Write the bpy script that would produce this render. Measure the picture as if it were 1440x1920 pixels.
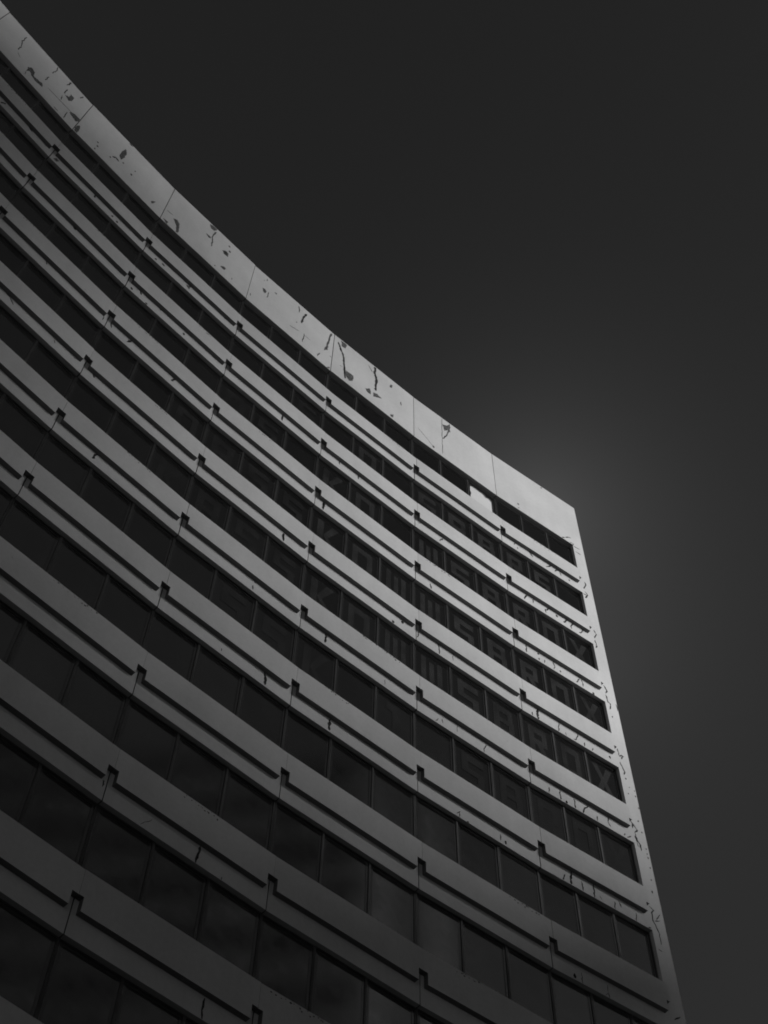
import bpy, bmesh, math, random
from mathutils import Matrix, Vector
random.seed(11)
for o in list(bpy.data.objects): bpy.data.objects.remove(o)
scene = bpy.context.scene
COL = scene.collection
R_ = math.radians

# ------------------------------------------------------------------ camera
EYE = 1.6
PITCH, ROLL, FPX = 1.0563393, 0.0287196, 2568.12
cam = bpy.data.cameras.new('camera'); camo = bpy.data.objects.new('camera', cam); COL.objects.link(camo)
cam.sensor_fit = 'VERTICAL'; cam.sensor_height = 36.0; cam.lens = FPX / 1920 * 36.0
cam.clip_start = 0.1; cam.clip_end = 6000
fw = Vector((0, math.cos(PITCH), math.sin(PITCH))); up0 = Vector((0, -math.sin(PITCH), math.cos(PITCH))); rt0 = Vector((1, 0, 0))
rt = rt0 * math.cos(ROLL) + up0 * math.sin(ROLL); up = up0 * math.cos(ROLL) - rt0 * math.sin(ROLL)
camo.matrix_world = Matrix(((rt.x, up.x, -fw.x, 0), (rt.y, up.y, -fw.y, 0), (rt.z, up.z, -fw.z, EYE), (0, 0, 0, 1)))
scene.camera = camo
scene.render.resolution_x = 768; scene.render.resolution_y = 1024

# ------------------------------------------------------------------ light
SUN_AZ, SUN_EL = R_(-6.0), R_(14.4)
SKY = 0.0119
world = bpy.data.worlds.new('World'); scene.world = world; world.use_nodes = True
wn, wl = world.node_tree.nodes, world.node_tree.links
wn.clear()
wout = wn.new('ShaderNodeOutputWorld'); bg = wn.new('ShaderNodeBackground'); sky = wn.new('ShaderNodeTexSky')
sky.sky_type = 'NISHITA'; sky.sun_disc = False; sky.sun_elevation = SUN_EL; sky.sun_rotation = R_(96.0)
sky.dust_density = 0.15; sky.altitude = 50
sep = wn.new('ShaderNodeSeparateColor'); wl.new(sky.outputs[0], sep.inputs[0])          # black and white through a red filter
# bright glow added to the sky colour around the corner of the building
tc = wn.new('ShaderNodeTexCoord'); dot = wn.new('ShaderNodeVectorMath'); dot.operation = 'DOT_PRODUCT'
nrm = wn.new('ShaderNodeVectorMath'); nrm.operation = 'NORMALIZE'
wl.new(tc.outputs['Generated'], nrm.inputs[0]); wl.new(nrm.outputs[0], dot.inputs[0])
gdir = (fw + rt * ((1005 - 720) / FPX) - up * ((975 - 960) / FPX)).normalized()
dot.inputs[1].default_value = gdir
def mth(op, a, b=None):
    n = wn.new('ShaderNodeMath'); n.operation = op
    for i, v in enumerate((a, b)):
        if v is None: continue
        if isinstance(v, (int, float)): n.inputs[i].default_value = v
        else: wl.new(v, n.inputs[i])
    return n.outputs[0]
def glow_lobe(d_out, width, peak):
    ang = mth('ARCCOSINE', mth('MINIMUM', d_out, 0.9999999))
    return mth('MULTIPLY', mth('EXPONENT', mth('MULTIPLY', ang, -1 / width)), peak / SKY)
dot2 = wn.new('ShaderNodeVectorMath'); dot2.operation = 'DOT_PRODUCT'; wl.new(nrm.outputs[0], dot2.inputs[0])
dot2.inputs[1].default_value = (fw + rt * ((1090 - 720) / FPX) - up * ((1260 - 960) / FPX)).normalized()
glow = mth('ADD', glow_lobe(dot.outputs['Value'], 0.060, 0.0225), glow_lobe(dot2.outputs['Value'], 0.085, 0.0085))
tot = mth('ADD', sep.outputs[0], glow)
wl.new(tot, bg.inputs['Color']); bg.inputs['Strength'].default_value = SKY
wl.new(bg.outputs[0], wout.inputs['Surface'])

sl = bpy.data.lights.new('sun', 'SUN'); sl.energy = 1.5; sl.angle = R_(27.7); sl.color = (1, 1, 1)
so = bpy.data.objects.new('sun', sl); COL.objects.link(so)
sdir = Vector((math.cos(SUN_AZ) * math.cos(SUN_EL), math.sin(SUN_AZ) * math.cos(SUN_EL), math.sin(SUN_EL)))
so.rotation_euler = (-sdir).to_track_quat('-Z', 'Y').to_euler(); so.location = sdir * 200

vs = scene.view_settings
vs.view_transform = 'Standard'; vs.look = 'None'; vs.gamma = 1; vs.use_curve_mapping = False; vs.exposure = 1.32
scene.render.engine = 'CYCLES'
scene.cycles.filter_width = 1.8; scene.cycles.max_bounces = 5; scene.cycles.diffuse_bounces = 3

# ------------------------------------------------------------------ materials
def mat(name, base, rough=0.8, metallic=0.0, spec=0.3):
    m = bpy.data.materials.new(name); m.use_nodes = True
    b = m.node_tree.nodes['Principled BSDF']
    b.inputs['Base Color'].default_value = (base, base, base, 1); b.inputs['Roughness'].default_value = rough
    b.inputs['Metallic'].default_value = metallic; b.inputs['Specular IOR Level'].default_value = spec
    return m, m.node_tree.nodes, m.node_tree.links, b
def noise(nn, ll, vec, scale, detail=4, rough=0.55):
    n = nn.new('ShaderNodeTexNoise'); n.inputs['Scale'].default_value = scale; n.inputs['Detail'].default_value = detail
    n.inputs['Roughness'].default_value = rough
    ll.new(vec, n.inputs['Vector']); return n.outputs['Fac']
def ramp(nn, ll, fac, p0, c0, p1, c1):
    r = nn.new('ShaderNodeMapRange'); r.inputs[1].default_value = p0; r.inputs[2].default_value = p1
    r.inputs[3].default_value = c0; r.inputs[4].default_value = c1; ll.new(fac, r.inputs[0]); return r.outputs[0]
def mul(nn, ll, a, b):
    n = nn.new('ShaderNodeMath'); n.operation = 'MULTIPLY'
    for i, v in enumerate((a, b)):
        if isinstance(v, (int, float)): n.inputs[i].default_value = v
        else: ll.new(v, n.inputs[i])
    return n.outputs[0]
def stretch(nn, ll, sx, sy, sz):
    g = nn.new('ShaderNodeNewGeometry'); v = nn.new('ShaderNodeVectorMath'); v.operation = 'MULTIPLY'
    ll.new(g.outputs['Position'], v.inputs[0]); v.inputs[1].default_value = (sx, sy, sz); return v.outputs[0]
def plaster(name, base, amp=1.0, vary=0.0):
    m, nn, ll, b = mat(name, base, 0.82, 0, 0.2)
    p1 = stretch(nn, ll, 1, 1, 1); p2 = stretch(nn, ll, 1, 1, 0.12)
    f = mul(nn, ll, ramp(nn, ll, noise(nn, ll, p1, 0.55, 5), 0.3, 1 - .07 * amp, 0.7, 1 + .03 * amp),
            ramp(nn, ll, noise(nn, ll, p2, 2.3, 4, 0.6), 0.3, 1 - .03 * amp, 0.7, 1.0 + .01 * amp))
    f = mul(nn, ll, f, ramp(nn, ll, noise(nn, ll, p1, 9, 6, 0.65), 0.3, 1 - .05 * amp, 0.62, 1.0))
    f = mul(nn, ll, f, ramp(nn, ll, noise(nn, ll, p1, 3.1, 8, 0.72), 0.22, 1 - .45 * amp, 0.33, 1.0))    # sparse dirty specks
    if vary:                                             # each cast panel has its own slight tone
        oi_ = nn.new('ShaderNodeObjectInfo'); f = mul(nn, ll, f, ramp(nn, ll, oi_.outputs['Random'], 0, 1 - vary, 1, 1 + vary))
    c = mul(nn, ll, f, base)
    ll.new(c, b.inputs['Base Color'])
    bp = nn.new('ShaderNodeBump'); bp.inputs['Strength'].default_value = 0.25; bp.inputs['Distance'].default_value = 0.006
    ll.new(noise(nn, ll, p1, 26, 5, 0.6), bp.inputs['Height']); ll.new(bp.outputs[0], b.inputs['Normal'])
    return m
M = {}
M['white'] = plaster('white_painted_concrete', 0.655, 1.5)
M['panel'] = plaster('white_painted_concrete_panel', 0.655, 1.5, 0.035)
M['blocker_and_roof'] = plaster('pale_concrete', 0.45)
m, nn, ll, b = mat('bare_concrete', 0.1, 0.95, 0, 0.1)
v = stretch(nn, ll, 1, 1, 1); ll.new(ramp(nn, ll, noise(nn, ll, v, 16, 6, .75), .38, .03, .66, .24), b.inputs['Base Color'])
bp = nn.new('ShaderNodeBump'); bp.inputs['Distance'].default_value = 0.03; ll.new(noise(nn, ll, v, 18, 4), bp.inputs['Height']); ll.new(bp.outputs[0], b.inputs['Normal'])
M['spall'] = m
m, nn, ll, b = mat('crack_dark_concrete', 0.06, 1.0, 0, 0.0)  # dark tone for cracks and chips
v = stretch(nn, ll, 1, 1, 1); ll.new(ramp(nn, ll, noise(nn, ll, v, 7, 3), .3, .02, .7, .08), b.inputs['Base Color'])
M['crack'] = m
m, nn, ll, b = mat('weathered_aluminium', 0.1, 0.35, 0.85, 0.4)
v = stretch(nn, ll, 1, 1, .3); ll.new(ramp(nn, ll, noise(nn, ll, v, 5, 4), .3, .15, .7, .23), b.inputs['Base Color'])
M['frame'] = m
M['sash'] = mat("dark_sash", 0.27, 0.2, 0.96, 0.4)[0]
# dark coated glass: mirrors the sky, slightly wavy, each pane a little different
m, nn, ll, b = mat('coated_window_glass', 0.5, 0.06, 1.0, 0.5)
oi = nn.new('ShaderNodeObjectInfo'); v = stretch(nn, ll, 1, 1, 1)
base = mul(nn, ll, ramp(nn, ll, oi.outputs['Random'], 0, .29, 1, .36), ramp(nn, ll, noise(nn, ll, v, 1.3, 3), .3, .93, .7, 1.04))
ll.new(base, b.inputs['Base Color'])
bp = nn.new('ShaderNodeBump'); bp.inputs['Strength'].default_value = .04; bp.inputs['Distance'].default_value = .02
ll.new(noise(nn, ll, v, 1.6, 2), bp.inputs['Height']); ll.new(bp.outputs[0], b.inputs['Normal'])
ll.new(ramp(nn, ll, noise(nn, ll, v, 3, 4), .3, .08, .7, .13), b.inputs['Roughness'])
M['glass'] = m
def letter(name, lo, hi):                            # pale paper seen through the same dark glass
    m, nn, ll, b = mat(name, 0.03, 0.9, 0, 0.0)
    v = stretch(nn, ll, 1, 1, 1); ll.new(ramp(nn, ll, noise(nn, ll, v, 1.2, 3), .3, lo, .7, hi), b.inputs['Base Color'])
    gl = nn.new('ShaderNodeBsdfGlossy'); gl.inputs['Color'].default_value = (.30, .30, .30, 1); gl.inputs['Roughness'].default_value = .1
    ad = nn.new('ShaderNodeAddShader'); ll.new(b.outputs[0], ad.inputs[0]); ll.new(gl.outputs[0], ad.inputs[1])
    ll.new(ad.outputs[0], nn['Material Output'].inputs['Surface'])
    return m
M['letter'] = letter('letter_behind_glass', .010, .032); M['letter_faint'] = letter('faint_letter_behind_glass', .004, .016)  # second tone is fainter, for the left columns and the lowest lettered row
M['sheet'] = plaster('white_sheet', 0.68, 0.5)
M['notch_shade'] = plaster('notch_shade_concrete', 0.15)  # shade under the aprons and in the notches, put into the colour
M['soffit_shade'] = plaster('soffit_shade_concrete', 0.4)  # shade on the lowest undersides, put into the colour
M['dark'] = mat('dark_void', 0.01, 1.0, 0, 0.0)[0]
m, nn, ll, b = mat('lightened_ground', 0.28, 0.9)  # ground tone lightened to bounce light onto the undersides
v = stretch(nn, ll, 1, 1, 1); ll.new(ramp(nn, ll, noise(nn, ll, v, 1.5, 8, .7), .3, .22, .7, .32), b.inputs['Base Color'])
M['pale_ground'] = m

# ------------------------------------------------------------------ helpers
def mesh(name, V, F):
    me = bpy.data.meshes.new(name); me.from_pydata(V, [], F); me.update(); return me
def box_vf(x0, x1, y0, y1, z0, z1, V, F):
    n = len(V)
    V += [(x0, y0, z0), (x1, y0, z0), (x1, y1, z0), (x0, y1, z0), (x0, y0, z1), (x1, y0, z1), (x1, y1, z1), (x0, y1, z1)]
    F += [tuple(n + i for i in f) for f in ((0, 1, 5, 4), (1, 2, 6, 5), (2, 3, 7, 6), (3, 0, 4, 7), (4, 5, 6, 7), (3, 2, 1, 0))]
def prism_vf(P, y0, y1, V, F, back=True):
    """outline P of (x, z), counter-clockwise seen from the street (-y), extruded from y0 to y1"""
    n = len(V); k = len(P)
    V += [(x, y0, z) for x, z in P] + [(x, y1, z) for x, z in P]
    F.append(tuple(range(n, n + k)))
    if back: F.append(tuple(range(n + 2 * k - 1, n + k - 1, -1)))
    for i in range(k):
        j = (i + 1) % k; F.append((n + j, n + i, n + k + i, n + k + j))
def area2(P): return sum(P[i][0] * P[(i + 1) % len(P)][1] - P[(i + 1) % len(P)][0] * P[i][1] for i in range(len(P)))
def add(name, me, material, parent=None, mtx=None):
    if material and not me.materials: me.materials.append(material)
    o = bpy.data.objects.new(name, me); COL.objects.link(o)
    if parent: o.parent = parent
    if mtx is not None: o.matrix_local = mtx
    return o
def thing(name, loc, label, cat, group=None):
    o = bpy.data.objects.new(name, None); COL.objects.link(o); o.location = loc
    o['label'] = label; o['category'] = cat
    if group: o['group'] = group
    return o

# ------------------------------------------------------------------ the curved facade
CX, CY, RAD, A0 = 58.43229, -50.12815, 93.19831, -0.6617737
DA = 0.04491308; BAY = RAD * DA                      # one bay, 4.19 m
FLOOR = 3.4; ZN = 44.9162 + EYE                      # height of the notch line on the top spandrel
REC = 0.14; GLASS = 0.29; BACK = 0.36                # recess of lower band, glass plane, back of the cladding (m behind the front)
ZT, ZB = 51.21 + EYE, 47.63 + EYE                    # parapet top and bottom
S_JAMB, S_END, S_PROUD = 8.07, 8.63, 8.02
JL, JR = -8, 1                                       # first and last bay
def fpt(s, r, z): a = A0 + s / RAD; return Vector((CX + (RAD + r) * math.sin(a), CY + (RAD + r) * math.cos(a), z))
CH = (fpt(BAY, 0, 0) - fpt(0, 0, 0)).length
BASE = fpt(0, 0, 0)
tower = thing('office_building', BASE, 'tall curved white office building with ribbon windows and a cracked parapet', 'building')
def bay_matrix(j, z, dy=0.0, dz=0.0, tilt=0.0):
    p0 = fpt(j * BAY, 0, 0); p1 = fpt((j + 1) * BAY, 0, 0); x = (p1 - p0).normalized(); y = Vector((-x.y, x.x, 0))
    o = p0 + y * dy - BASE
    mm = Matrix(((x.x, y.x, 0, o.x), (x.y, y.y, 0, o.y), (0, 0, 1, z + dz), (0, 0, 0, 1)))
    return mm @ Matrix.Rotation(tilt, 4, 'X')
K = FLOOR
def project(w):
    d = w - Vector((0, 0, EYE)); q = d.dot(fw)
    if q <= 0.1: return None
    return 720 + FPX * d.dot(rt) / q, 960 - FPX * d.dot(up) / q
def near_frame(j, z, m=420):
    for s in (j, j + 1):
        q = project(fpt(s * BAY, 0, z))
        if q and -m < q[0] < 1440 + m and -m < q[1] < 1920 + m: return True
    return False

DEFECTS=[
('p',-5,0,0.036,[(0.984,50.788),(0.995,50.107),(1.103,49.659),(1.121,49.103)]),
('p',-5,0,0.027,[(1.187,48.909),(1.361,48.695)]),
('p',-5,0,'*',[(1.747,48.629),(1.863,48.87),(2.034,48.789),(2.072,48.412),(2.301,48.489),(2.449,48.608),(2.524,48.319),(2.344,48.225),(2.183,48.2),(2.021,48.309),(1.886,48.463),(1.815,48.248),(1.89,47.819),(1.837,47.903)]),
('p',-5,0,0.036,[(2.421,51.15),(2.475,50.689),(2.416,50.167)]),
('p',-5,0,0.034,[(2.454,49.628),(2.417,49.059)]),
('p',-5,0,0.058,[(3.095,51.089),(3.115,50.779),(3.059,50.519)]),
('p',-5,0,'*',[(3.243,49.603),(3.37,49.764),(3.395,50.128),(3.522,50.145),(3.559,49.716),(3.464,49.447)]),
('p',-5,0,0.042,[(3.184,50.244),(3.181,49.666)]),
('p',-5,0,0.034,[(3.2,49.314),(3.239,48.899)]),
('p',-5,0,0.043,[(3.686,50.652),(3.748,51.064)]),
('p',-5,0,0.033,[(2.676,48.724),(3.238,48.76),(3.818,48.829)]),
('p',-5,0,'*',[(3.733,48.68),(3.882,48.905),(3.988,48.986),(4.184,48.964),(4.168,48.656),(4.09,48.483),(3.896,48.56)]),
('p',-5,0,0.064,[(3.232,47.807),(3.435,47.831)]),
('p',-5,0,0.03,[(3.68,48.509),(3.731,47.768)]),
('p',-4,0,'*',[(0.019,48.083),(0.095,48.473),(0.196,48.058),(0.177,47.679),(0.042,47.708)]),
('p',-4,0,'.',[(0.928,48.593)]),
('p',-4,0,'.',[(0.994,48.252)]),
('p',-4,0,'.',[(0.97,47.868)]),
('p',-4,0,'.',[(1.568,48.419)]),
('p',-4,0,'.',[(2.055,48.999)]),
('p',-4,0,'.',[(2.514,48.726)]),
('p',-4,0,'.',[(2.574,49.283)]),
(0,-4,0,'.',[(2.726,-0.62)]),
(0,-4,0,'.',[(2.941,-0.686)]),
('p',-3,0,'.',[(2.977,50.247)]),
('p',-3,0,'.',[(2.896,50.661)]),
('p',-4,0,'*',[(1.809,50.001),(1.862,50.329),(1.967,50.082),(1.994,49.426),(1.908,49.065),(1.812,49.275)]),
('p',-4,0,0.101,[(1.626,48.631),(1.745,48.846),(1.899,48.753)]),
('p',-4,0,0.073,[(1.842,51.15),(2.027,51.15)]),
('p',-4,0,'*',[(3.605,48.244),(3.739,48.508),(3.733,48.212),(3.647,48.131)]),
('p',-3,0,0.034,[(0.109,48.774),(0.378,48.833)]),
('p',-3,0,'*',[(0.081,47.858),(0.328,47.915),(0.299,47.64)]),
('p',-3,0,'*',[(0.454,48.586),(0.597,48.75),(0.746,48.569),(0.824,47.815),(0.72,47.683),(0.666,48.176)]),
('p',-3,0,'*',[(1.825,51.037),(1.946,51.15),(2.194,51.145),(2.065,50.812),(1.938,50.746)]),
('p',-3,0,'*',[(1.807,49.914),(2.023,49.97),(2.082,49.889),(1.97,49.748)]),
('p',-3,0,0.048,[(2.173,50.88),(2.097,50.069),(2.173,49.774),(2.191,49.234)]),
('p',-3,0,'*',[(2.679,49.824),(2.874,50.029),(2.942,49.762),(2.821,49.611)]),
(0,-5,0,0.114,[(3.154,-0.335),(3.286,-0.417)]),
(0,-4,0,'*',[(0.129,-0.654),(0.185,-0.45),(0.319,-0.503),(0.282,-0.694)]),
(0,-5,0,0.055,[(2.019,-0.708),(2.137,-0.427)]),
(1,-4,0,0.062,[(0.189,-0.335),(0.292,-0.335)]),
(0,-4,0,0.072,[(1.873,-0.55),(1.909,-0.335)]),
(1,-4,0,0.076,[(1.846,-0.335),(1.984,-0.417)]),
('p',-3,0,'*',[(2.671,49.765),(2.793,49.963),(2.927,49.977),(2.961,49.638),(2.807,49.582)]),
('p',-3,0,'*',[(2.818,48.269),(2.932,48.501),(3.049,48.485),(3.0,48.231)]),
('p',-3,0,'.',[(2.977,50.247)]),
('p',-3,0,'.',[(2.884,50.678)]),
('p',-3,0,'.',[(2.589,47.898)]),
('p',-2,0,'.',[(2.325,49.304)]),
('p',0,0,'.',[(0.981,47.918)]),
('p',-3,0,0.034,[(3.391,48.205),(3.417,48.028)]),
('p',-2,0,'*',[(0.558,49.773),(0.685,49.858),(0.741,49.693),(0.697,49.456),(0.6,49.504)]),
('p',-2,0,'*',[(1.099,50.31),(1.211,50.382),(1.21,50.224)]),
('p',-2,0,0.044,[(0.133,48.39),(0.128,48.157)]),
('p',-2,0,0.035,[(0.851,49.842),(0.832,49.232)]),
('p',-2,0,0.036,[(0.515,50.579),(0.566,50.538)]),
('p',-2,0,0.037,[(0.671,50.981),(0.653,50.744)]),
('p',-2,0,0.048,[(2.302,50.962),(2.37,50.412)]),
('p',-2,0,0.08,[(2.73,50.857),(2.597,50.244),(2.534,49.611)]),
('p',-2,0,0.031,[(2.031,48.521),(2.506,48.708)]),
('p',-2,0,0.038,[(2.762,48.872),(2.728,48.021)]),
('p',-2,0,0.031,[(2.814,48.782),(3.06,48.748)]),
('p',-2,0,'*',[(3.981,51.01),(4.054,51.039),(3.956,49.955),(3.93,49.233),(3.768,48.937),(3.848,49.509),(3.918,50.257)]),
('p',-2,0,0.041,[(3.591,48.389),(3.491,47.935)]),
('p',-2,0,0.034,[(4.07,48.895),(4.162,48.867)]),
('p',-2,0,'*',[(3.934,47.568),(4.135,47.882),(4.104,47.666)]),
('p',-1,0,'*',[(0.353,51.092),(0.531,51.15),(0.653,51.114),(0.579,50.72),(0.398,50.612)]),
('p',-1,0,0.095,[(0.203,50.755),(0.382,50.223),(0.511,49.89),(0.596,49.144),(0.686,47.922)]),
('p',-1,0,'*',[(0.709,48.715),(1.098,48.711),(1.046,48.262),(0.881,47.965),(0.687,48.258)]),
('p',-1,0,0.034,[(0.391,48.739),(0.525,48.774)]),
('p',-1,0,0.11,[(2.139,51.15),(2.109,50.575),(2.217,50.034),(2.197,48.984)]),
('p',-1,0,0.033,[(1.773,50.867),(1.99,50.485)]),
('p',-1,0,'*',[(1.696,48.456),(1.886,48.733),(1.964,48.563),(1.962,48.312),(1.811,48.258)]),
('p',-1,0,'*',[(2.097,48.639),(2.293,48.788),(2.523,48.701),(2.301,48.468),(2.098,48.309)]),
('p',-1,0,'*',[(2.923,50.633),(3.044,50.721),(3.02,50.425),(2.927,50.344)]),
('p',-1,0,'*',[(2.971,47.848),(3.121,48.069),(3.123,47.881),(3.017,47.721)]),
('p',-1,0,0.049,[(3.5,49.774),(3.52,49.483)]),
('p',0,0,'*',[(1.525,50.603),(1.81,50.902),(1.923,51.15),(1.911,50.408),(1.744,50.1),(1.795,50.467),(1.605,50.155)]),
('p',0,0,0.056,[(1.784,50.152),(1.652,49.672),(1.486,49.287)]),
('p',0,0,0.022,[(1.503,51.15),(1.461,49.497),(1.429,47.885)]),
('p',0,0,0.017,[(0.173,48.634),(0.548,48.329),(0.956,47.938)]),
('p',0,0,'.',[(0.97,47.891)]),
('p',1,0,'.',[(1.131,48.105)]),
('p',1,0,'.',[(1.126,47.795)]),
('p',1,0,'.',[(2.636,51.088)]),
(0,1,0,'.',[(3.27,-0.546)]),
('p',1,0,0.058,[(3.324,47.665),(3.494,47.807)]),
('p',1,0,0.049,[(3.553,47.853),(3.675,48.031),(3.862,48.118)]),
('p',1,0,0.042,[(3.73,47.696),(3.942,47.748),(3.877,47.56)]),
('p',1,0,0.048,[(3.928,47.56),(4.079,47.56),(4.267,47.625)]),
('e',9,0,0.038,[(8.164,47.179),(8.427,47.174)]),
(0,1,0,0.048,[(0.67,-0.335),(0.599,-0.534)]),
(0,1,0,0.039,[(0.756,-0.54),(0.764,-0.695)]),
(0,1,0,'*',[(1.295,-0.335),(1.443,-0.335),(1.492,-0.571),(1.407,-0.492)]),
(0,1,0,0.053,[(2.145,-0.639),(2.389,-0.335)]),
(0,1,0,0.041,[(2.547,-0.58),(2.638,-0.419),(2.754,-0.353)]),
(0,1,0,0.042,[(2.798,-0.335),(2.868,-0.599)]),
('e',9,0,0.039,[(8.308,45.037),(8.357,44.866),(8.188,44.451)]),
('e',9,0,0.038,[(8.211,44.262),(8.358,44.131),(8.164,43.784)]),
(1,0,0,'*',[(1.086,-0.706),(1.138,-0.53),(1.245,-0.335),(1.241,-0.44)]),
(1,0,0,0.027,[(0.118,-0.388),(0.171,-0.463),(0.274,-0.335)]),
(2,0,0,0.048,[(0.624,-0.488),(0.643,-0.781)]),
(1,1,0,0.043,[(0.834,-0.4),(0.736,-0.712)]),
(1,1,0,0.041,[(1.182,-0.335),(1.149,-0.641)]),
(1,1,0,0.043,[(0.884,-0.335),(0.746,-0.722)]),
(1,1,0,0.041,[(1.167,-0.336),(1.167,-0.567)]),
(1,1,0,0.055,[(1.889,-0.335),(1.799,-0.515),(1.716,-0.532),(1.732,-0.746)]),
(1,1,0,'.',[(2.25,-0.494)]),
(2,1,0,'.',[(1.036,-0.43)]),
(2,1,0,'.',[(1.044,-0.708)]),
(2,1,0,'.',[(1.965,-0.677)]),
(2,1,0,'.',[(3.383,-0.784)]),
('e',9,0,'.',[(8.276,36.6)]),
(3,1,0,'.',[(3.569,-0.579)]),
('e',9,0,'.',[(8.292,33.492)]),
('e',9,0,'.',[(8.368,33.123)]),
('e',9,0,'.',[(8.268,32.768)]),
('e',9,0,'.',[(8.576,33.095)]),
('e',9,0,'.',[(8.564,32.839)]),
(5,0,0,'.',[(1.673,-0.835)]),
(4,1,0,'.',[(1.328,-0.784)]),
('e',9,0,'.',[(8.643,32.32)]),
('e',9,0,'.',[(8.444,31.638)]),
(1,1,0,0.054,[(2.728,-0.335),(2.557,-0.647)]),
(1,1,0,0.06,[(3.018,-0.335),(2.873,-0.602),(2.912,-0.739)]),
(1,1,0,0.043,[(3.495,-0.335),(3.334,-0.628),(3.249,-0.655)]),
('e',9,0,0.038,[(8.256,41.698),(8.348,41.488),(8.214,41.15)]),
('e',9,0,0.035,[(8.194,41.022),(8.247,40.674),(8.172,40.502)]),
('e',9,0,0.035,[(8.089,44.007),(8.315,44.082),(8.185,43.782)]),
(2,1,0,0.049,[(0.54,-0.335),(0.506,-0.757)]),
(2,1,0,0.037,[(1.33,-0.541),(1.269,-0.743)]),
(2,1,0,0.037,[(1.674,-0.335),(1.744,-0.605),(1.663,-0.772)]),
(2,1,0,0.037,[(2.808,-0.405),(2.647,-0.732)]),
(2,1,0,0.037,[(2.93,-0.358),(2.952,-0.741)]),
(3,0,0,0.024,[(0.067,-0.378),(0.1,-0.488),(0.029,-0.696)]),
(3,0,0,0.043,[(0.863,-0.335),(0.907,-0.5),(0.899,-0.804)]),
(3,0,0,0.017,[(1.441,-0.349),(1.443,-0.672)]),
('e',9,0,0.035,[(8.165,38.271),(8.277,38.003),(8.17,37.821)]),
('e',9,0,0.039,[(8.178,37.727),(8.21,37.355),(8.324,37.342),(8.225,36.975)]),
('e',9,0,0.025,[(8.588,37.539),(8.599,37.156)]),
(3,1,0,0.089,[(0.65,-0.335),(0.626,-0.833)]),
(3,1,0,0.035,[(0.411,-0.644),(0.414,-0.82)]),
(3,1,0,0.04,[(1.508,-0.337),(1.447,-0.826)]),
(3,1,0,0.026,[(1.718,-0.669),(1.772,-0.804)]),
(3,1,0,0.038,[(2.282,-0.384),(2.137,-0.755),(2.066,-0.745)]),
(3,1,0,0.035,[(2.541,-0.592),(2.488,-0.805)]),
(3,1,0,0.035,[(2.861,-0.626),(2.798,-0.801)]),
(4,0,0,0.027,[(0.677,-0.79),(0.779,-0.603)]),
(4,0,0,0.027,[(0.912,-0.519),(0.939,-0.697)]),
(4,0,0,0.027,[(2.56,-0.419),(2.445,-0.665),(2.435,-0.83)]),
(4,0,0,0.016,[(1.457,-0.335),(1.441,-0.694)]),
('e',9,0,0.034,[(8.173,34.889),(8.22,34.522),(8.312,34.63),(8.387,34.638),(8.277,34.43)]),
('e',9,0,0.033,[(8.168,34.223),(8.311,33.803),(8.248,33.649)]),
(4,1,0,0.036,[(0.709,-0.557),(0.675,-0.835)]),
(4,1,0,0.044,[(1.111,-0.394),(1.103,-0.823)]),
(4,1,0,0.04,[(1.646,-0.415),(1.656,-0.83)]),
(4,1,0,0.05,[(2.225,-0.374),(2.026,-0.583),(1.937,-0.835)]),
(4,1,0,0.04,[(2.514,-0.605),(2.481,-0.816)]),
(4,1,0,0.036,[(2.975,-0.344),(2.933,-0.6),(3.011,-0.739)]),
(5,0,0,0.034,[(1.414,-0.586),(1.298,-0.75)]),
(5,0,0,0.034,[(1.4,-0.63),(1.384,-0.835)]),
('e',9,0,0.037,[(8.1,31.459),(8.238,31.275),(8.321,31.174),(8.181,30.971)]),
('e',9,0,0.041,[(8.153,31.377),(8.128,31.13)]),
(4,1,0,0.032,[(3.566,-0.652),(3.512,-0.761)]),
(4,1,0,0.044,[(3.646,-0.767),(3.81,-0.612)]),
('e',9,0,0.036,[(8.181,30.971),(8.21,30.761),(8.208,30.572)]),
('e',9,0,0.04,[(8.138,30.812),(8.316,30.54),(8.304,30.282)]),
('e',9,0,0.03,[(8.205,30.556),(8.212,30.393)]),
('e',9,0,'.',[(8.5,31.183)]),
('e',9,0,'.',[(8.538,30.508)]),
('e',9,0,'.',[(8.54,30.135)]),
('e',9,0,'.',[(8.466,29.202)]),
('e',9,0,'.',[(8.534,30.297)]),
(5,0,0,'.',[(2.971,-0.711)]),
(6,1,0,'.',[(0.699,-0.718)]),
('e',9,0,'.',[(8.533,29.722)]),
('e',9,0,'.',[(8.401,28.693)]),
(5,1,0,0.039,[(0.843,-0.566),(0.738,-0.835)]),
(5,1,0,0.071,[(1.085,-0.335),(1.031,-0.835)]),
(5,1,0,0.043,[(1.438,-0.47),(1.448,-0.835)]),
(5,1,0,0.043,[(1.881,-0.335),(1.839,-0.835)]),
(5,1,0,0.018,[(2.06,-0.631),(2.111,-0.747)]),
(5,1,0,0.036,[(2.604,-0.533),(2.572,-0.835)]),
(5,1,0,0.04,[(2.764,-0.425),(2.82,-0.628)]),
(5,1,0,0.023,[(3.352,-0.508),(3.322,-0.835)]),
(5,0,0,0.028,[(2.815,-0.513),(2.796,-0.752)]),
('e',9,0,0.028,[(8.141,28.01),(8.282,27.924),(8.195,27.778),(8.192,27.481),(8.323,27.08),(8.31,26.68)]),
('e',9,0,0.022,[(8.232,27.503),(8.475,27.637)]),
('e',9,0,0.022,[(8.321,27.589),(8.532,27.915)]),
(5,1,0,0.043,[(3.752,-0.816),(3.9,-0.786)]),
('e',9,0,0.018,[(8.159,26.458),(8.291,26.424)]),
(6,1,0,0.025,[(0.958,-0.483),(0.939,-0.835)]),
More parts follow.
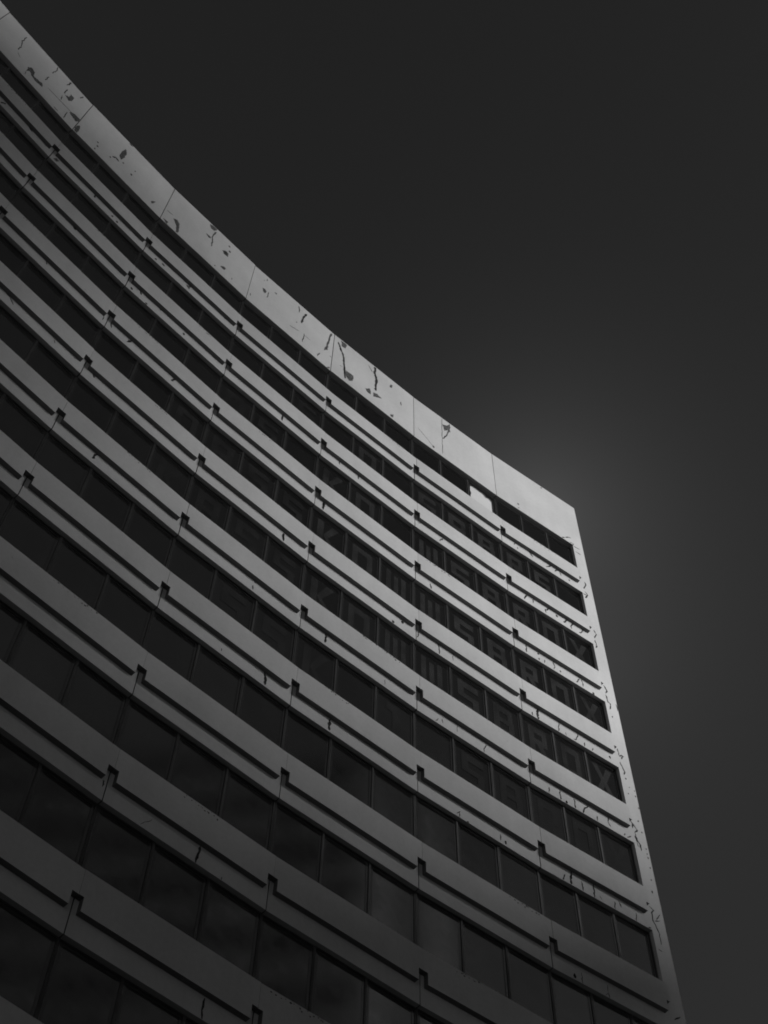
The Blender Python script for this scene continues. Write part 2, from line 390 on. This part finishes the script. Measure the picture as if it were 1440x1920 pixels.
(6,1,0,0.024,[(1.808,-0.439),(1.774,-0.645)]),
(6,1,0,0.024,[(1.681,-0.818),(1.768,-0.679),(1.805,-0.835)]),
('e',9,0,0.033,[(8.204,24.131),(8.451,24.346)]),
(7,-3,0,0.033,[(4.124,-0.335),(4.104,-0.335),(4.105,-0.511)]),
(7,-2,0,0.057,[(2.39,-0.335),(2.343,-0.575),(2.332,-0.835)]),
(7,-2,0,0.011,[(1.173,-0.463),(0.925,-0.793)]),
(7,-2,0,0.017,[(3.011,-0.745),(2.999,-0.834)]),
(8,-2,0,0.049,[(3.061,-0.369),(3.039,-0.642),(3.071,-0.835)]),
(3,-2,0,0.052,[(3.203,-0.385),(3.241,-0.763)]),
(4,-2,0,0.054,[(2.524,-0.335),(2.556,-0.424)]),
(4,-2,0,0.053,[(2.492,-0.573),(2.516,-0.759)]),
(4,-1,0,0.063,[(0.858,-0.335),(0.886,-0.436),(0.864,-0.738)]),
(5,-2,0,0.095,[(3.307,-0.335),(3.347,-0.79)]),
(5,-1,0,0.082,[(1.235,-0.335),(1.234,-0.788)]),
(4,-1,0,0.021,[(3.005,-0.5),(3.01,-0.735)]),
(5,-2,0,0.031,[(1.943,-0.623),(1.949,-0.723)]),
(3,-1,0,'.',[(3.64,-0.435)]),
(3,-1,0,'.',[(3.294,-0.751)]),
(3,0,0,0.022,[(0.097,-0.335),(0.064,-0.608)]),
(1,-4,0,0.089,[(1.883,-0.335),(1.984,-0.417)]),
(2,-4,0,0.055,[(1.794,-0.335),(1.84,-0.487)]),
(3,-4,0,0.037,[(1.409,-0.335),(1.563,-0.368),(1.724,-0.573)]),
(3,-4,0,0.038,[(3.117,-0.429),(3.185,-0.555)]),
(2,-4,0,0.034,[(4.025,-0.335),(4.041,-0.598)]),
(2,-3,0,0.067,[(0.139,-0.35),(0.198,-0.59)]),
(2,-3,0,0.079,[(0.922,-0.335),(0.876,-0.43),(0.794,-0.616)]),
(2,-3,0,0.08,[(2.644,-0.335),(2.539,-0.595)]),
(3,-3,0,0.068,[(0.332,-0.335),(0.384,-0.473)]),
(4,-3,0,0.067,[(1.332,-0.335),(1.249,-0.664)]),
(0,-3,0,0.131,[(0.767,-0.539),(0.895,-0.575)]),
(0,-3,0,'*',[(1.851,-0.491),(2.019,-0.335),(2.024,-0.335),(2.0,-0.633)]),
(0,-3,0,'.',[(0.506,-0.64)]),
(1,-3,0,'.',[(0.224,-0.662)]),
(1,-3,0,'.',[(1.359,-0.353)]),
(1,-3,0,'.',[(2.389,-0.571)]),
(1,-3,0,'.',[(0.848,-0.779)]),
(0,-3,0,'.',[(3.62,-0.335)]),
(1,-3,0,0.077,[(0.499,-0.335),(0.579,-0.515)]),
(1,-2,0,0.106,[(2.467,-0.335),(2.46,-0.538),(2.464,-0.711)]),
(1,-1,0,0.054,[(0.793,-0.335),(0.813,-0.529)]),
(1,-1,0,0.054,[(1.618,-0.335),(1.644,-0.569)]),
(2,-1,0,0.071,[(0.322,-0.335),(0.344,-0.763)]),
(2,-1,0,0.076,[(0.352,-0.335),(0.346,-0.802)]),
(3,-2,0,0.062,[(3.227,-0.357),(3.225,-0.589),(3.239,-0.799)]),
(3,-1,0,'.',[(3.631,-0.449)]),
(3,-1,0,'.',[(3.269,-0.779)])]

# solid mass behind the cladding, roof and end wall
V, F = [], []
ss = [JL * BAY + (S_END - JL * BAY) * i / 24 for i in range(25)]
for s in ss:
    V += [tuple(fpt(s, BACK + .03, 0) - BASE), tuple(fpt(s, BACK + .03, ZT - 1.1) - BASE), tuple(fpt(s, 16, ZT - 1.1) - BASE), tuple(fpt(s, 16, 0) - BASE)]
for i in range(24):
    a = i * 4
    for q in range(4): F.append((a + q, a + (q + 1) % 4, a + 4 + (q + 1) % 4, a + 4 + q))
F += [(0, 3, 2, 1), (96, 97, 98, 99)]
me = mesh('building_mass', V, F)
add('building_mass', me, M['dark'], tower)
def wall_run(name, s0, s1, r0, r1, z0, z1, n, material):
    V, F = [], []
    for i in range(n + 1):
        s = s0 + (s1 - s0) * i / n
        V += [tuple(fpt(s, r, z) - BASE) for r, z in ((r0, z0), (r0, z1), (r1, z1), (r1, z0))]
    for i in range(n):
        a = i * 4
        for q in range(4): F.append((a + q, a + (q + 1) % 4, a + 4 + (q + 1) % 4, a + 4 + q))
    F += [(0, 3, 2, 1), tuple(4 * n + q for q in range(4))]
    return add(name, mesh(name, V, F), material, tower)
wall_run('end_wall', S_END - .02, S_END + .28, REC + .42, 16.3, 0, ZT - .02, 1, M['white'])
wall_run('rear_wall', JL * BAY, S_END - .03, 16.01, 16.3, 0, ZT - .02, 24, M['white'])
wall_run('roof', JL * BAY, S_END - .03, BACK + .1, 16.0, ZT - 1.08, ZT - .9, 24, M['blocker_and_roof'])

# parapet panels
def shade_undersides(me, face='panel'):
    '''shade put into the colour: undersides, panel ends and notch sides get darker tones'''
    me.materials.append(M[face]); me.materials.append(M['notch_shade']); me.materials.append(M['soffit_shade'])
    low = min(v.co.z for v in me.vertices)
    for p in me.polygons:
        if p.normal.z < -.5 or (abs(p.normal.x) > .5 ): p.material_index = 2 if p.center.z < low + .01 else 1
def jit(): return dict(dy=random.uniform(-.006, .006), dz=random.uniform(-.009, .009), tilt=random.uniform(-.0015, .0015))
panels = {}
V, F = [], []; box_vf(.009, CH - .009, REC, BACK + .15, 0, ZT - ZB, V, F); par = mesh('parapet_panel', V, F); shade_undersides(par)
V, F = [], []; box_vf(.009, S_END - BAY, REC, BACK + .15, 0, ZT - ZB, V, F); par_end = mesh('parapet_panel_end', V, F); shade_undersides(par_end, 'white')
for j in range(JL, JR + 1):
    panels['p', j] = add('parapet_panel', par_end if j == JR else par, M['white'], tower, bay_matrix(j, ZB, **(jit() if j < JR else {})))
# end pier: butts the parapet above and the spandrels on its left
V, F = [], []; box_vf(S_JAMB - BAY, S_END - BAY, REC, REC + .41, -ZB, 0, V, F)
panels['e', 9] = add('end_pier', mesh('end_pier', V, F), M['white'], tower, bay_matrix(JR, ZB))

# spandrels: recessed lower band and a proud upper apron with a notch at each joint
def spandrel(xl, xr, proud_r, last):
    V, F = [], []
    box_vf(xl, xr, REC, BACK, -.84, .6, V, F)
    if last: P = [(.115, -.33), (proud_r - .12, -.33), (proud_r - .12, 0), (proud_r, 0), (proud_r, .6), (.003, .6), (.003, 0), (.115, 0)]
    else: P = [(.115, -.33), (CH - .15, -.33), (CH - .15, 0), (CH - .003, 0), (CH - .003, .6), (.003, .6), (.003, 0), (.115, 0)]
    prism_vf(P, 0, REC + .002, V, F, back=False)
    me = mesh('spandrel_panel', V, F); shade_undersides(me, 'white' if last else 'panel'); return me
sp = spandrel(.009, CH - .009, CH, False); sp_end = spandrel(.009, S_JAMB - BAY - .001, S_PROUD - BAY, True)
NK = 13
hidden_rows = []
for k in range(NK):
    for j in range(JL, JR + 1):
        z = ZN - k * K
        if z < 3: continue
        panels[k, j] = add('spandrel_panel', sp_end if j == JR else sp, M['white'], tower, bay_matrix(j, z, **(jit() if j < JR else {})))

# windows -------------------------------------------------------------
WH = 1.96                                            # clear height of the ribbon
def ring(V, F, x0, x1, z0, z1, w, y0, y1):
    box_vf(x0, x0 + w, y0, y1, z0, z1, V, F); box_vf(x1 - w, x1, y0, y1, z0, z1, V, F)
    box_vf(x0 + w, x1 - w, y0, y1, z1 - w, z1, V, F); box_vf(x0 + w, x1 - w, y0, y1, z0, z0 + w, V, F)
def window_meshes(w):
    V, F = [], []; x0, x1, z0, z1, a, c = .001, w - .001, .004, WH - .004, .028, .018
    V = [(x, y, z) for y in (GLASS - .03, GLASS + .05) for x, z in ((x0, z0), (x1, z0), (x1, z1), (x0, z1), (x0 + a, z0 + c), (x1 - a, z0 + c), (x1 - a, z1 - c), (x0 + a, z1 - c))]
    for i in range(4):
        k2 = (i + 1) % 4
        F += [(i, k2, 4 + k2, 4 + i), (8 + k2, 8 + i, 12 + i, 12 + k2), (k2, i, 8 + i, 8 + k2), (4 + i, 4 + k2, 12 + k2, 12 + i)]
    fr = mesh('window_frame', V, F)
    V, F = [], []; ring(V, F, .0295, w - .0295, .0225, WH - .0225, .077, GLASS - .009, GLASS + .04); sa = mesh('sash', V, F)
    V, F = [], []; box_vf(.105, w - .105, GLASS, GLASS + .012, .095, WH - .095, V, F); pa = mesh('pane', V, F)
    return fr, sa, pa
LET = {   # strokes on a 10 x 10 sheet
 'O': [(1, 0, 3.2, 10), (6.8, 0, 9, 10), (3.2, 7.8, 6.8, 10), (3.2, 0, 6.8, 2.2)],
 'S': [(1, 7.8, 9, 10), (1, 5.8, 3.4, 7.8), (1, 4.1, 9, 5.8), (6.6, 2.2, 9, 4.1), (1, 0, 9, 2.2)],
 'B': [(1, 0, 3.4, 10), (3.4, 7.9, 8.6, 10), (6.6, 5.9, 8.6, 7.9), (3.4, 4.2, 9, 5.9), (6.8, 2.1, 9, 4.2), (3.4, 0, 9, 2.1)],
 'R': [(1, 0, 3.4, 10), (3.4, 7.9, 8.8, 10), (6.7, 6, 8.8, 7.9), (3.4, 4, 8.8, 6), ((4.2, 4), (6.8, 4), (9.4, 0), (6.8, 0))],
 'K': [(1, 0, 3.4, 10), ((3.4, 4.2), (6.6, 10), (9.4, 10), (5.2, 4.2)), ((3.4, 4.2), (5.2, 4.2), (9.4, 0), (6.6, 0))],
 'X': [((.6, 0), (3.2, 0), (5, 3.4), (6.8, 0), (9.4, 0), (6.3, 5), (9.4, 10), (6.8, 10), (5, 6.6), (3.2, 10), (.6, 10), (3.7, 5))],
 'W': [(1, 1.8, 2.9, 10), (4.1, 1.8, 5.9, 9), (7.1, 1.8, 9, 10), (1, 0, 9, 1.8)],
 'A': [(1, 0, 3.4, 10), (6.6, 0, 9, 10), (3.4, 7.4, 6.6, 10), (3.4, 3, 6.6, 5)],
 '1': [(4.2, 0, 7, 10), (2, 7.6, 4.2, 10)],
}
def letter_mesh(c, w):
    V, F = [], []
    x0, sx, z0, sz = .19, (w - .38) / 10, .30, (WH - .62) / 10
    for q in LET[c]:
        P = [(q[0], q[1]), (q[2], q[1]), (q[2], q[3]), (q[0], q[3])] if len(q) == 4 and not isinstance(q[0], tuple) else list(q)
        P = [(x0 + sx * a, z0 + sz * e) for a, e in P]
        if area2(P) < 0: P.reverse()
        prism_vf(P, GLASS - .006, GLASS - .002, V, F)
    return mesh('window_letter', V, F)
W0 = CH / 3; W1 = (S_JAMB - BAY - .004) / 3
wm = {False: window_meshes(W0), True: window_meshes(W1)}
ROWS = {1: {-4: 'S', -2: 'O', 0: 'S', 1: 'A', 2: 'B', 3: 'R', 4: 'S'},
        2: {-6: 'A', -5: 'S', -3: 'K', -2: 'O', 0: 'W', 1: 'S', 2: 'B', 3: 'R', 4: 'O', 5: 'X'},
        3: {-7: 'O', -6: 'A', -5: 'S', -4: 'S', -3: 'K', -2: 'O', -1: 'W', 0: 'W', 1: 'S', 2: 'B', 3: 'R', 4: 'O', 5: 'X'},
        4: {-7: 'K', -6: 'A', -5: 'S', -4: 'S', -3: 'K', -2: 'O', -1: 'W', 0: 'W', 1: 'S', 2: 'B', 3: 'R', 4: 'O', 5: 'X'},
        5: {-5: 'S', -4: 'S', -3: 'K', -1: '1', 1: 'S', 2: 'B', 3: 'R', 4: 'O', 5: 'X'}}
lm = {}
V_far, F_far = [], []
for r in range(NK + 1):
    zsill = ZN - r * K + .6 if r < NK else None
    if zsill is None or zsill < 3: continue
    for j in range(JL, JR + 1):
        if not near_frame(j, zsill + 1):
            mtx = bay_matrix(j, zsill)                # out of the picture: one plain strip of glazing
            n = len(V_far); V, F = [], []
            box_vf(.01, (S_JAMB - BAY if j == JR else CH) - .01, GLASS, GLASS + .03, .01, WH - .01, V, F)
            V_far += [tuple(mtx @ Vector(q)) for q in V]; F_far += [tuple(n + i for i in f) for f in F]
            continue
        last = j == JR; fr, sa, pa = wm[last]; w = W1 if last else W0
        for c in range(3):
            mtx = bay_matrix(j, zsill) @ Matrix.Translation((c * w, random.uniform(-.006, .006), 0))
            wo = add('window', fr, M['frame'], tower, mtx)
            add('sash', sa, M['sash'], wo)
            col = j * 3 + c
            if r == 0 and col == 2:
                # broken pane: jagged remains round a white sheet put up behind the hole
                x0, x1, z0, z1 = .105, w - .105, .095, WH - .095
                hole = [(.15, .70), (.12, .86), (.17, 1.12), (.12, 1.30), (.14, 1.62), (.12, 1.79), (.22, 1.74), (.30, 1.78), (.46, 1.80), (.66, 1.78), (.80, 1.80), (.91, 1.74), (.98, 1.66), (1.10, 1.72), (1.20, 1.70), (1.27, 1.62), (1.285, 1.2), (1.28, .7), (1.20, .4), (.8, .3), (.3, .36)]
                outer = []
                for a, e in hole:                     # matching point on the pane's rim
                    cxm, czm = .7, .95; dx, dz = a - cxm, e - czm
                    t = min((x1 - cxm) / dx if dx > 0 else ((x0 - cxm) / dx if dx < 0 else 9), (z1 - czm) / dz if dz > 0 else ((z0 - czm) / dz if dz < 0 else 9))
                    outer.append((cxm + dx * t, czm + dz * t))
                V, F = [], []; n = len(hole)
                for y in (GLASS, GLASS + .012):
                    V += [(a, y, e) for a, e in outer] + [(a, y, e) for a, e in hole]
                for i in range(n):
                    i2 = (i + 1) % n
                    F += [(i, n + i, n + i2, i2), (2 * n + i2, 3 * n + i2, 3 * n + i, 2 * n + i), (n + i, 3 * n + i, 3 * n + i2, n + i2)]
                po = add('broken_pane', mesh('broken_pane', V, F), M['glass'], wo); po['label'] = 'broken dark pane with a jagged upper edge'
                V, F = [], []; box_vf(.11, w - .11, GLASS + .03, GLASS + .045, .1, WH - .1, V, F)
                bo = add('white_sheet', mesh('white_sheet', V, F), M['sheet'], wo); bo['label'] = 'white sheet showing through the broken pane'
                continue
            po = add('pane', pa, M['glass'], wo, Matrix.Translation((0, 0, 0)) @ Matrix.Rotation(random.uniform(-.004, .004), 4, 'Z'))
            ch = ROWS.get(r, {}).get(col)
            if ch:
                faint = col < -3 or r == 5
                if (ch, last, faint) not in lm: lm[ch, last, faint] = letter_mesh(ch, w)
                add('window_letter', lm[ch, last, faint], M['letter_faint' if faint else 'letter'], wo)
if V_far:
    o = add('window_strip', mesh('window_strip', V_far, F_far), M['glass'], tower); o['kind'] = 'stuff'

# cracks and spalled patches -----------------------------------------
def rough_poly(P, amp):
    out = []
    for i in range(len(P)):
        a, b_ = P[i], P[(i + 1) % len(P)]; ln = math.hypot(b_[0] - a[0], b_[1] - a[1]); n = max(1, min(5, int(ln / .05)))
        for q in range(n):
            t = q / n; out.append((a[0] + (b_[0] - a[0]) * t + random.uniform(-amp, amp), a[1] + (b_[1] - a[1]) * t + random.uniform(-amp, amp)))
    if area2(out) < 0: out.reverse()
    return out
def ribbon(P, w):
    pts = []
    for i in range(len(P) - 1):
        a, b_ = P[i], P[i + 1]; ln = math.hypot(b_[0] - a[0], b_[1] - a[1]); n = max(2, min(9, int(ln / .07)))
        for q in range(n):
            t = q / n; pts.append((a[0] + (b_[0] - a[0]) * t + random.uniform(-1, 1) * min(.02, ln * .07), a[1] + (b_[1] - a[1]) * t))
    pts.append(P[-1]); Lf, Rt = [], []
    for i, q in enumerate(pts):
        a, b_ = pts[max(0, i - 1)], pts[min(len(pts) - 1, i + 1)]; dx, dz = b_[0] - a[0], b_[1] - a[1]; l = math.hypot(dx, dz) or 1
        hw = w * .5 * random.uniform(.55, 1.3) * (.35 if i in (0, len(pts) - 1) else 1)
        Lf.append((q[0] - dz / l * hw, q[1] + dx / l * hw)); Rt.append((q[0] + dz / l * hw, q[1] - dx / l * hw))
    return Lf, Rt
def flat(P, y, thick=.003):
    V, F = [], []; prism_vf(P, y - thick, y + .001, V, F, back=False); return V, F
def crack_mesh(P, w, y):
    Lf, Rt = ribbon(P, w); n = len(Lf); V = [(a, y, c) for a, c in Lf] + [(a, y, c) for a, c in Rt]
    V += [(a, y + .006, c) for a, c, in Lf] + [(a, y + .006, c) for a, c in Rt]; F = []
    for i in range(n - 1):
        F += [(i + 1, i, n + i, n + i + 1), (i, i + 1, 2 * n + i + 1, 2 * n + i), (n + i + 1, n + i, 3 * n + i, 3 * n + i + 1)]
    return mesh('crack', V, F)
for (k, j, proud, typ, P) in DEFECTS:
    host = panels.get((k, j))
    if host is None: continue
    if k == 'p': P = [(x, z + EYE - ZB) for x, z in P]
    if k == 'e': P = [(min(max(x, S_JAMB + .03), S_END - .03) - BAY, z + EYE - ZB) for x, z in P]
    if k not in ('p', 'e'):
        lim = (S_JAMB - BAY if j == JR else CH); P = [(min(max(x, .02), lim - .02), z) for x, z in P]
    y = (0 if proud else REC) - .003
    if typ == '.':
        c = P[0]; rr = random.uniform(.03, .055) * (.6 if k == 'e' else 1); n = random.randint(5, 7)
        Q = [(c[0] + rr * random.uniform(.6, 1.2) * math.cos(6.283 * i / n), c[1] + 1.5 * rr * random.uniform(.6, 1.2) * math.sin(6.283 * i / n)) for i in range(n)]
        V, F = flat(Q, y); add('chip', mesh('chip', V, F), M['crack'], host)
    elif typ == '*':
        V, F = flat(rough_poly(P, .022), y); add('spall', mesh('spall', V, F), M['spall'], host)
    else: add('crack', crack_mesh(P, typ * (1.35 if k == 'e' else 1.05), y), M['crack'], host)
# chipped paint along the top arris of some aprons
for (k, j), host in list(panels.items()):
    if k in ('p', 'e') or not near_frame(j, ZN - k * K, 60) or random.random() < .55: continue
    V, F = [], []; x = random.uniform(.2, 2.8); n = random.randint(6, 16)
    for i in range(n):
        x += random.uniform(.02, .16)
        if x > CH - .4: break
        dz = random.uniform(0, .09); rr = random.uniform(.008, .026)
        Q = [(x + rr * random.uniform(.5, 1.6) * math.cos(1.257 * q), .578 - dz + rr * random.uniform(.5, 1.2) * math.sin(1.257 * q)) for q in range(5)]
        v, f = flat(Q, -.003); m0 = len(V); V += v; F += [tuple(m0 + a for a in g) for g in f]
    if V: add('paint_chips', mesh('paint_chips', V, F), M['crack'], host)['kind'] = 'stuff'

# ------------------------------------------------------------------ ground and two unseen blocks added to shade the facade
V, F = [], []; nseg = 24
for i in range(nseg): V.append((3000 * math.cos(6.28318 * i / nseg), 3000 * math.sin(6.28318 * i / nseg), 0))
g = add('ground', mesh('ground', V, [tuple(range(nseg))]), M['pale_ground']); g['kind'] = 'structure'; g['label'] = 'flat pale ground, lightened to bounce light upward'
hx, hy = math.cos(SUN_AZ), math.sin(SUN_AZ)
def blocker_and_roof(u0, u1, dist, depth, height, label):
    c = (u0 + u1) / 2; loc = Vector((hx * dist - hy * c, hy * dist + hx * c, 0)); t = thing('sun_blocker', loc, label, 'building', 'added sun blockers')
    rot = Matrix(((-hy, hx, 0, 0), (hx, hy, 0, 0), (0, 0, 1, 0), (0, 0, 0, 1)))          # x along the blocker's front, y away from it
    w = (u1 - u0) / 2
    rot = Matrix(((hy, hx, 0, 0), (-hx, hy, 0, 0), (0, 0, 1, 0), (0, 0, 0, 1)))
    V, F = [], []; box_vf(-w, w, 0, depth, 0, height, V, F); add('wall', mesh('wall', V, F), M['blocker_and_roof'], t, rot)  # body of the added sun blocker
    V, F = [], []; box_vf(-w + .6, w - .6, .6, depth - .6, height + .004, height + .4, V, F); add('roof', mesh('roof', V, F), M['blocker_and_roof'], t, rot)  # top slab of the added sun blocker
    n = int(height / 3.5)
    V, F = [], []; box_vf(-w + .8, w - .8, -.06, .1, 1.2, 3.1, V, F); band = mesh('blocker_window_band', V, F)
    for i in range(n): add('blocker_window_band', band, M['glass'], t, rot @ Matrix.Translation((0, 0, i * 3.5)))
blocker_and_roof(-22, 19.18, 31.22, 12, 70.0, 'tall pale slab added out of view to shade the facade')
blocker_and_roof(19.20, 33.8, 27.0, 12, 38.3, 'low pale block added out of view to shade the facade')
